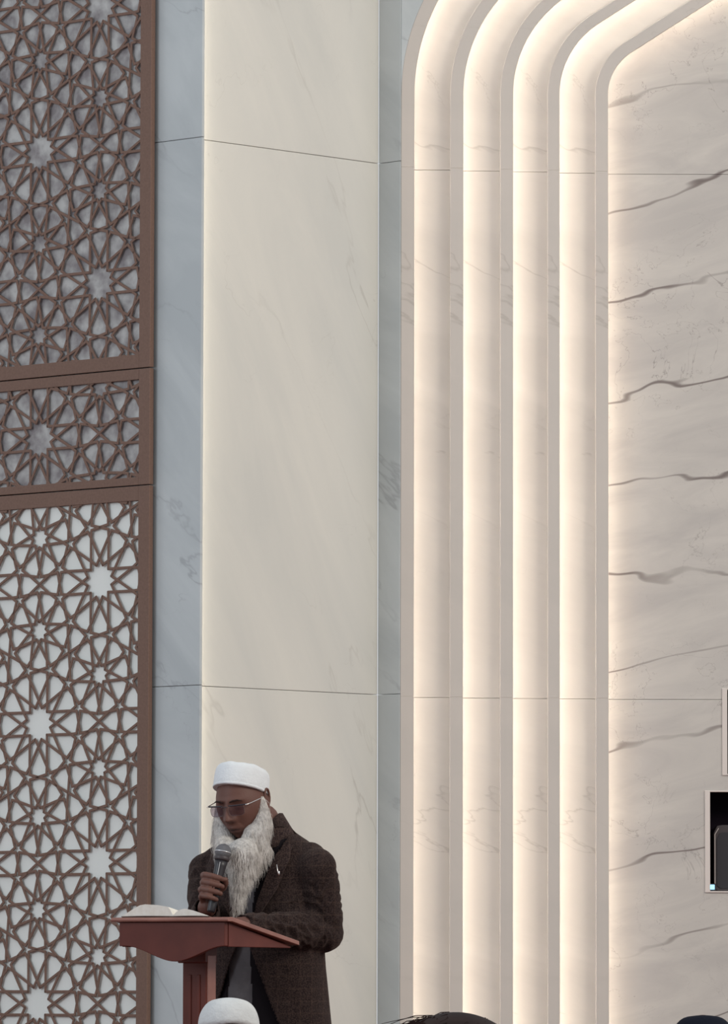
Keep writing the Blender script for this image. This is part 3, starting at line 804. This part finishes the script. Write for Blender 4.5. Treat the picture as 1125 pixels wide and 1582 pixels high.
for s_ in (1, -1): tr_.caps([LX(s_*.085, 0, .60), LX(s_*.095, -.005, .46), LX(s_*.10, .02, .10)], [.105, .088, .062])
cloth('trousers', tr_, .009, M['vest'], person, 3)
for s_ in (1, -1):
    sh_ = MB().caps([LX(s_*.10, .035, .050), LX(s_*.105, -.06, .045), LX(s_*.11, -.155, .038)], [.046, .044, .038])
    def flat(v):
        v = v.copy(); v[:, 2] = np.maximum(v[:, 2], .002); return v
    cloth('shoe', sh_, .006, M['black'], person, 2, None, flat)
# lapels and collar follow the coat's front
bm = bmesh.new(); bm.from_mesh(co.data); bvh = BVHTree.FromBMesh(bm); bm.free()
fdir = (MT.to_3x3() @ Vector((0, -1, 0))).normalized()
def on_front(x, z, off, fromy=-.5):
    o_ = LX(x, -.165, z); h_ = bvh.ray_cast(o_ , -fdir, .3)
    if h_[0] is None: return LX(x, -.10, z) + fdir*off
    return h_[0] + fdir*off
def surface_strip(name, rows, m, off, th):
    """rows: list of (list of (x, z)) -> a thick cloth piece lying on the coat"""
    nr, nc = len(rows), len(rows[0]); v = []
    for k_ in (off, off-th):
        for row in rows:
            for j_, (x, z) in enumerate(row): v.append(on_front(x, z, k_+.010*(j_/(len(row)-1))**1.5))
    f = []
    N_ = nr*nc
    for i in range(nr-1):
        for j in range(nc-1):
            a = i*nc+j; f += [(a, a+1, a+nc+1, a+nc), (N_+a, N_+a+nc, N_+a+nc+1, N_+a+1)]
    rim = [j for j in range(nc)] + [i*nc+nc-1 for i in range(1, nr)] + [(nr-1)*nc+j for j in range(nc-2, -1, -1)] + [i*nc for i in range(nr-2, 0, -1)]
    for a, b in zip(rim, rim[1:]+rim[:1]): f.append((a, a+N_, b+N_, b))
    o = mk(name, v, f, m, person, smooth=False)
    bm = bmesh.new(); bm.from_mesh(o.data); bmesh.ops.recalc_face_normals(bm, faces=bm.faces); bm.to_mesh(o.data); bm.free()
    return o
def lapel(s_):
    rows = []
    for i in range(17):
        t = i/16; z = 1.085 + (1.345-1.085)*t
        xi = .012+(z-1.08)*.33
        wd = .018 + .044*min(1, t/.45)**.8
        if t > .80: wd = .062 - .020*(t-.80)/.20
        rows.append([(s_*(xi-.004 + wd*j/6), z) for j in range(7)])
    return surface_strip('lapel', rows, M['tweed_lit'], .010, .006)
lapel(1); lapel(-1)
def collar_piece():
    rows = []; pts = []
    v = []; nseg = 40
    for k_ in (0, 1):
        for j in range(5):
            t = j/4
            for i in range(nseg+1):
                a = R(-58) + R(296)*i/nseg       # opening faces forward
                rx, ry, z = .076+.036*t, .076+.030*t, 1.447-.080*t
                fr = max(0, -math.sin(a)); z -= .045*fr + .0*t
                v.append(LX(-.010*(1-t)+(rx-(.004 if k_ else 0))*math.cos(a), -.030+(ry-(.004 if k_ else 0))*math.sin(a)+.012*t, z))
    n1 = nseg+1; N_ = 5*n1; f = []
    for j in range(4):
        for i in range(nseg):
            a = j*n1+i; f += [(a, a+1, a+n1+1, a+n1), (N_+a, N_+a+n1, N_+a+n1+1, N_+a+1)]
    for i in range(nseg):
        f += [(i, N_+i, N_+i+1, i+1), (4*n1+i, 4*n1+i+1, N_+4*n1+i+1, N_+4*n1+i)]
    for j in range(4):
        f += [(j*n1, (j+1)*n1, N_+(j+1)*n1, N_+j*n1), (j*n1+nseg, N_+j*n1+nseg, N_+(j+1)*n1+nseg, (j+1)*n1+nseg)]
    mk('collar', v, f, M['tweed_lit'], person, smooth=True)
collar_piece()
# pen clip on the lapel
pc = P(423, 1346, 19.42); lp = MTi @ pc; q0 = on_front(lp.x, lp.z, .026)
pin = MB().tube([q0+Vector((-.004, 0, .022)), q0+Vector((-.001, 0, .0)), q0+Vector((.002, 0, -.012))], [.0016, .0018, .0026], 8); pin.ball(q0+Vector((.003, 0, -.006)), (.0035, .0025, .008), None, 10, 8)
pin.mk('pen_clip', M['metal'], person, smooth=True)
# cap
capm = MB(); rings = []
CT = HT @ Matrix.Translation((0, .006, .043)) @ Matrix.Rotation(-R(25), 4, 'X') @ Matrix.Rotation(R(3), 4, 'Y')
for z, k_ in ((-.010, .985), (-.004, 1.0), (.010, 1.0), (.030, .995), (.048, .975), (.058, .94), (.064, .88), (.068, .78), (.071, .60), (.073, .35), (.0735, .1)):
    rings.append([CT @ Vector((.0845*k_*math.cos(a), .104*k_*math.sin(a), z+.0012*math.sin(a*5+z*60)+.0008*math.sin(a*11))) for a in [2*math.pi*i/48 for i in range(48)]])
capm.loft(rings)
o = capm.mk('cap', M['cap'], person, smooth=True)
bandr = MB().loft([[CT @ Vector((.0852*math.cos(a)*k_, .1047*math.sin(a)*k_, z)) for a in [2*math.pi*i/48 for i in range(48)]] for z, k_ in ((-.0105, .97), (-.0105, 1.0), (-.004, 1.0), (-.002, .99))])
bandr.mk('cap_band', M['cap'], o, smooth=True)
# glasses
gl = MB()
def lens_ring(s_, z_off=0):
    out = []
    for k_ in range(21):
        a = 2*math.pi*k_/20; ca, sa = math.cos(a), math.sin(a)
        x = .0355 + math.copysign(abs(ca)**.6, ca)*.0255; z = -.010 + math.copysign(abs(sa)**.6, sa)*.0165
        out.append(HX(s_*x, -.113 + .010*(x/.06)**2, z))
    return out
for s_ in (1, -1): gl.tube(lens_ring(s_), .0007, 6, False)
glo = MB()
for s_ in (1, -1):
    pts_ = [HX(s_*x, -.1145 + .010*(x/.06)**2, .007) for x in (.010, .02, .035, .05, .061, .070)]
    glo.tube(pts_, [.0016, .0022, .0024, .0024, .0024, .0020], 8)
glo.tube([HX(-.011, -.116, .002), HX(0, -.1185, .004), HX(.011, -.116, .002)], .0013, 6)
gf = glo.mk('glasses_frame', M['gunmetal'], person, smooth=True)
gl.mk('lens_rim', M['rim'], gf)
tm = MB()
for s_ in (1, -1):
    tm = MB().tube([HX(s_*.070, -.106, .006), HX(s_*.0745, -.085, .007), HX(s_*.0785, -.03, .010), HX(s_*.0815, .004, .012), HX(s_*.081, .018, .0)], [.0020, .0017, .0016, .0015, .0015], 8)
    tm.mk('temple', M['metal'], gf, smooth=True)
M['lens'] = bpy.data.materials.new('tinted_lens'); M['lens'].use_nodes = True
nt = M['lens'].node_tree; nt.nodes.remove(nt.nodes['Principled BSDF'])
tb = nt.nodes.new('ShaderNodeBsdfTransparent'); tb.inputs[0].default_value = (.74, .71, .76, 1); gb = nt.nodes.new('ShaderNodeBsdfGlossy'); gb.inputs['Roughness'].default_value = .08
mx = nt.nodes.new('ShaderNodeMixShader'); mx.inputs[0].default_value = .06
nt.links.new(tb.outputs[0], mx.inputs[1]); nt.links.new(gb.outputs[0], mx.inputs[2]); nt.links.new(mx.outputs[0], nt.nodes['Material Output'].inputs[0])
for s_ in (1, -1):
    lr = lens_ring(s_)[:-1]; bkv = (HT.to_3x3() @ Vector((0, .0012, 0)))
    v = lr + [p+bkv for p in lr]; n_ = len(lr)
    mk('lens', v, [tuple(range(n_)), tuple(range(n_, 2*n_))[::-1]] + [(i, (i+1) % n_, (i+1) % n_+n_, i+n_) for i in range(n_)], M['lens'], gf)
# eyebrows
for s_ in (1, -1):
    eb = MB().tube([HX(s_*x, y, z) for x, y, z in ((.012, -.1055, .0165), (.024, -.104, .0205), (.038, -.099, .0215), (.050, -.090, .0175))], [.0022, .0030, .0028, .0012], 8)
    eb.mk('eyebrow', M['hair_d'], person, smooth=True)
# beard
brd = MB()
for s_ in (1, -1):
    brd.caps([HX(s_*.0745, -.006, .006), HX(s_*.075, -.006, -.026), HX(s_*.074, -.016, -.060), HX(s_*.064, -.040, -.098), HX(s_*.036, -.072, -.138), HX(0, -.080, -.152)], [.013, .020, .028, .033, .030, .029], 14)
c0 = HX(0, -.078, -.150)
tip = P(366, 1405, 19.44)
brd.caps([HX(-.034, -.074, -.134), HX(0, -.080, -.148), HX(.036, -.072, -.136)], [.033, .036, .034], 14)
brd.caps([c0, P(376, 1318, 19.42), P(373, 1345, 19.43), P(369, 1375, 19.44), tip], [.034, .050, .037, .023, .010], 16)
brd.caps([HX(.05, -.045, -.10), P(402, 1312, 19.47), P(388, 1345, 19.45)], [.036, .036, .018], 14)
brd.caps([HX(-.05, -.06, -.10), P(347, 1312, 19.46), P(352, 1335, 19.44)], [.030, .028, .014], 14)
def bcut(v): return np.zeros(len(v), bool)
bvv, bff = remesh(brd, .004, 14, .6)
Hi = np.array(HT.inverted())
def streak(v):
    v = v.copy(); r_ = .0016*np.sin(v[:, 0]*900+3*np.sin(v[:, 2]*40))+.0012*np.sin(v[:, 0]*430+v[:, 1]*500+2*np.sin(v[:, 2]*70)); v[:, 1] -= r_; return v
bvv = streak(bvv)
beard = mk('beard', bvv, bff, M['beard'], person, smooth=True)
# strands combed down over the beard
def strands(name, V, Fs, count, length, m, parent, down, width=.0006, filt=None, lift=.3):
    Vn = np.array(V); tri = np.array([q[:3] for q in Fs if len(q) >= 3]); A_, B_, C_ = Vn[tri[:, 0]], Vn[tri[:, 1]], Vn[tri[:, 2]]
    nn = np.cross(B_-A_, C_-A_); ar = np.linalg.norm(nn, axis=1); nn /= ar[:, None]+1e-12
    idx = rng.choice(len(tri), count, p=ar/ar.sum()); w_ = rng.random((count, 2)); fl = w_.sum(1) > 1; w_[fl] = 1-w_[fl]
    p = A_[idx]+(B_-A_)[idx]*w_[:, :1]+(C_-A_)[idx]*w_[:, 1:]; n_ = nn[idx]
    if filt is not None:
        k_ = filt(p); p = p[k_]; n_ = n_[k_]
    v = []; f = []; d0 = down(p) if callable(down) else np.tile(down, (len(p), 1))
    K = 6
    for i in range(len(p)):
        d = d0[i]+rng.normal(0, .16, 3)+n_[i]*lift; d -= n_[i]*max(0, -np.dot(d, n_[i]))*.9; d /= np.linalg.norm(d)
        L_ = length*(.5+rng.random()); cur = p[i]-n_[i]*.001; sd_ = np.cross(d, [0, 1, 0]); sd_ /= np.linalg.norm(sd_)+1e-9
        ph = rng.random()*6.28; am = .0010+.0012*rng.random(); b_ = len(v); wob = sd_
        for k_ in range(K):
            t = k_/(K-1); c_ = cur + wob*am*math.sin(ph+t*7) + n_[i]*.003*math.sin(t*3.14); ww = width*(1-t*.8)
            v.append(tuple(c_-sd_*ww)); v.append(tuple(c_+sd_*ww))
            d = d*.8+d0[i]*.2; cur = cur + d/np.linalg.norm(d)*L_/(K-1)
        for k_ in range(K-1): f.append((b_+2*k_, b_+2*k_+1, b_+2*k_+3, b_+2*k_+2))
    return mk(name, v, f, m, parent, kind='stuff')
def bfilt(p):
    q = p @ Hi[:3, :3].T + Hi[:3, 3]
    return ~((np.abs(q[:, 0]) < .03) & (q[:, 2] > -.115) & (q[:, 1] < -.06))
strands('beard_strands', bvv, bff, 5200, .034, M['hair_w'], beard, np.array([.02, 0, -1.0]), .00055, bfilt)

# microphone
mic = empty('microphone', mic0, label='black wireless handheld microphone with a domed mesh head held before the beard', cat='microphone')
mu = (mic1-mic0).length
mb = MB().tube([mic0+ma*t for t in (0, .004, .02, .055, .10, .150, .168)], [.0115, .0130, .0136, .0142, .0158, .0185, .021], 24)
mb.mk('handle', M['black'], mic, smooth=True)
MB().tube([mic0+ma*t for t in (.168, .172, .178, .184)], [.0225, .0245, .0245, .0225], 24).mk('collar_ring', M['black2'], mic, smooth=True)
M['mesh_head'] = mat('steel_mesh', (.16, .16, .17), .5, .4, bump=(900, 1.0, .002))
mb = MB().tube([mic0+ma*(.180+t) for t in (0, .012, .018, .026, .034, .040, .044)], [.0225, .0262, .0268, .0250, .0200, .0125, .002], 26)
mb.mk('mesh_head', M['mesh_head'], mic, smooth=True)
MB().tube([mic0+ma*(.180+t) for t in (.0135, .0175)], [.0272, .0276], 26).mk('head_band', mat('light_steel', (.55, .56, .58), .35, .8), mic, smooth=True)
MB().tube([mic0+ma*.118+e2*.0172-e1*.002, mic0+ma*.160+e2*.0207-e1*.002], .0012, 6).mk('modelled_highlight', M['metal'], mic)  # thin metal sliver modelled as the highlight along the handle

# ---- seated listeners, seen from behind
def seated(px, pytop, Y, yaw, label, kind, cloth_m, hair=None, capmat=None, gid=None, dx=0):
    top_p = P(px, pytop, Y); zt_ = top_p.z; hcz = zt_-.118-(.012 if kind != 'hair' else .012)
    base = Matrix.Translation((top_p.x, top_p.y, 0)) @ Matrix.Rotation(yaw, 4, 'Z')
    T = base @ Matrix.Translation((0, 0, hcz))
    B = lambda x, y, z: base @ Vector((x, y, z))
    k_ = hcz/.76
    bd = MB(); v_, f_ = head_points(70, 56); bd.add([T @ Vector(q) for q in v_], f_)
    for s_ in (1, -1): ear_volume(bd, T, s_)
    bd.caps([B(0, .03, hcz-.06), B(0, .04, hcz-.17)], [.056, .062])
    bd.loft([[base @ Vector(q) for q in ell((0, cy), rx, ry, 0, z*k_)] for z, rx, ry, cy in ((.06, .17, .14, .06), (.2, .155, .11, .07), (.35, .15, .105, .06), (.5, .165, .105, .05), (.57, .13, .085, .045), (.61, .07, .06, .04))])
    for s_ in (1, -1):
        bd.caps([B(s_*.17, .04, .54*k_), B(s_*.20, .0, .29*k_), B(s_*.13, -.20, .20*k_)], [.048, .040, .028])
        for j in range(4): bd.caps([B(s_*.13, -.20, .20*k_), B(s_*(.10+.02*j), -.29, .185*k_), B(s_*(.095+.02*j), -.33, .165*k_)], [.02, .0095, .0075], 8)
        bd.caps([B(s_*.13, -.20, .20*k_), B(s_*.085, -.25, .19*k_)], [.018, .009], 8)
        bd.caps([B(s_*.10, .03, .10), B(s_*.32, -.26, .09), B(s_*-.06, -.36, .055)], [.088, .060, .042])
        bd.caps([B(s_*-.06, -.36, .05), B(s_*-.16, -.40, .035)], [.038, .028])
    bv_, bf_ = remesh(bd, .006, 1)
    o = mk('person', bv_, bf_, M['skin'], smooth=True); tone_layer(o, T)
    tag(o, label, 'person')
    cl = MB(); cl.loft([[base @ Vector(q) for q in ell((0, cy), rx, ry, 0, z*k_)] for z, rx, ry, cy in ((.02, .21, .18, .05), (.2, .18, .135, .07), (.35, .172, .128, .06), (.5, .188, .125, .05), (.575, .155, .10, .045), (.62, .085, .075, .04))])
    for s_ in (1, -1):
        cl.caps([B(s_*.165, .04, .54*k_), B(s_*.20, .0, .29*k_), B(s_*.145, -.15, .215*k_)], [.060, .053, .042])
        cl.caps([B(s_*.10, .03, .11), B(s_*.32, -.26, .10), B(s_*-.02, -.35, .065)], [.100, .075, .056])
    def fl(v): v = v.copy(); v[:, 2] = np.maximum(v[:, 2], .003); return v
    cloth('robe', cl, .009, cloth_m, o, 3, None, fl)
    if kind in ('cap', 'knit'):
        ct = T @ Matrix.Translation((0, .004, .038)) @ Matrix.Rotation(R(11 if kind == 'cap' else 6), 4, 'X')
        rs = []; top_h = .088
        for i in range(13):
            t = i/12; z = -.012 + top_h*math.sin(t*math.pi/2)**.95; kk = max(.004, math.cos(t*math.pi/2))**.50
            rs.append([ct @ Vector((.091*kk*math.cos(a)*(1+.008*math.sin(a*3+t*5)), .105*kk*math.sin(a), z+.002*math.sin(a*4+t*9)*(1-t))) for a in [2*math.pi*i2/40 for i2 in range(40)]])
        MB().loft(rs).mk('cap', capmat, o, smooth=True)
        hr = MB(); hr.ball(T @ Vector((0, .010, .008)), (.0815, .1015, .095), T.to_3x3(), 32, 20)
        vv, ff = remesh(hr, .006, 1); q = np.array(T.inverted()); lq = vv @ q[:3, :3].T + q[:3, 3]
        keep = (lq[:, 1] > -.005-.0*lq[:, 2]) & (lq[:, 2] > -.075)
        ff = [x for x in ff if all(keep[i] for i in x)]; us = sorted({i for x in ff for i in x}); mp = {a: b for b, a in enumerate(us)}
        mk('hair', vv[us], [tuple(mp[i] for i in x) for x in ff], M['hair_d'], o, smooth=True)
    else:
        hr = MB(); hr.ball(T @ Vector((0, .010, .022)), (.087, .106, .108), T.to_3x3(), 40, 26)
        vv, ff = remesh(hr, .005, 1); q = np.array(T.inverted()); lq = vv @ q[:3, :3].T + q[:3, 3]
        keep = (lq[:, 1] > -.045-.1*(lq[:, 2] < .05)*0) | (lq[:, 2] > .055); keep &= lq[:, 2] > -.08
        ff = [x for x in ff if all(keep[i] for i in x)]; us = sorted({i for x in ff for i in x}); mp = {a: b for b, a in enumerate(us)}; vv = vv[us]; ff = [tuple(mp[i] for i in x) for x in ff]
        h = mk('hair', vv, ff, M['hair_d'], o, smooth=True)
        cen = np.array(T @ Vector((-.02, .02, .05)))
        def dn(p):
            d = p-cen; d[:, 2] = -.05; d /= np.linalg.norm(d, axis=1)[:, None]; return d
        strands('hair_strands', vv, ff, 5000, .055, M['hair_d'], h, dn, .0005, None, .45)
    return o
M['robe_w'] = mat('white_cotton', (.6, .6, .59), .9); M['robe_g'] = mat('grey_cotton', (.16, .16, .18), .9); M['robe_b'] = mat('navy_wool', (.03, .035, .055), .9)
seated(354, 1536, 17.9, R(180), 'seated listener in an off-white rounded cap directly in front of the lectern column', 'cap', M['robe_w'], capmat=M['cap2'])
seated(705, 1563, 5.6, R(176), 'bareheaded seated listener with dark brown hair at the bottom centre', 'hair', M['robe_g'])
seated(1086, 1561, 17.2, R(182), 'seated listener in a dark navy knit cap at the bottom right corner', 'knit', M['robe_b'], capmat=mat('navy_knit', (.008, .010, .018), .9, spec=.1, bump=(120, .6, .003)))
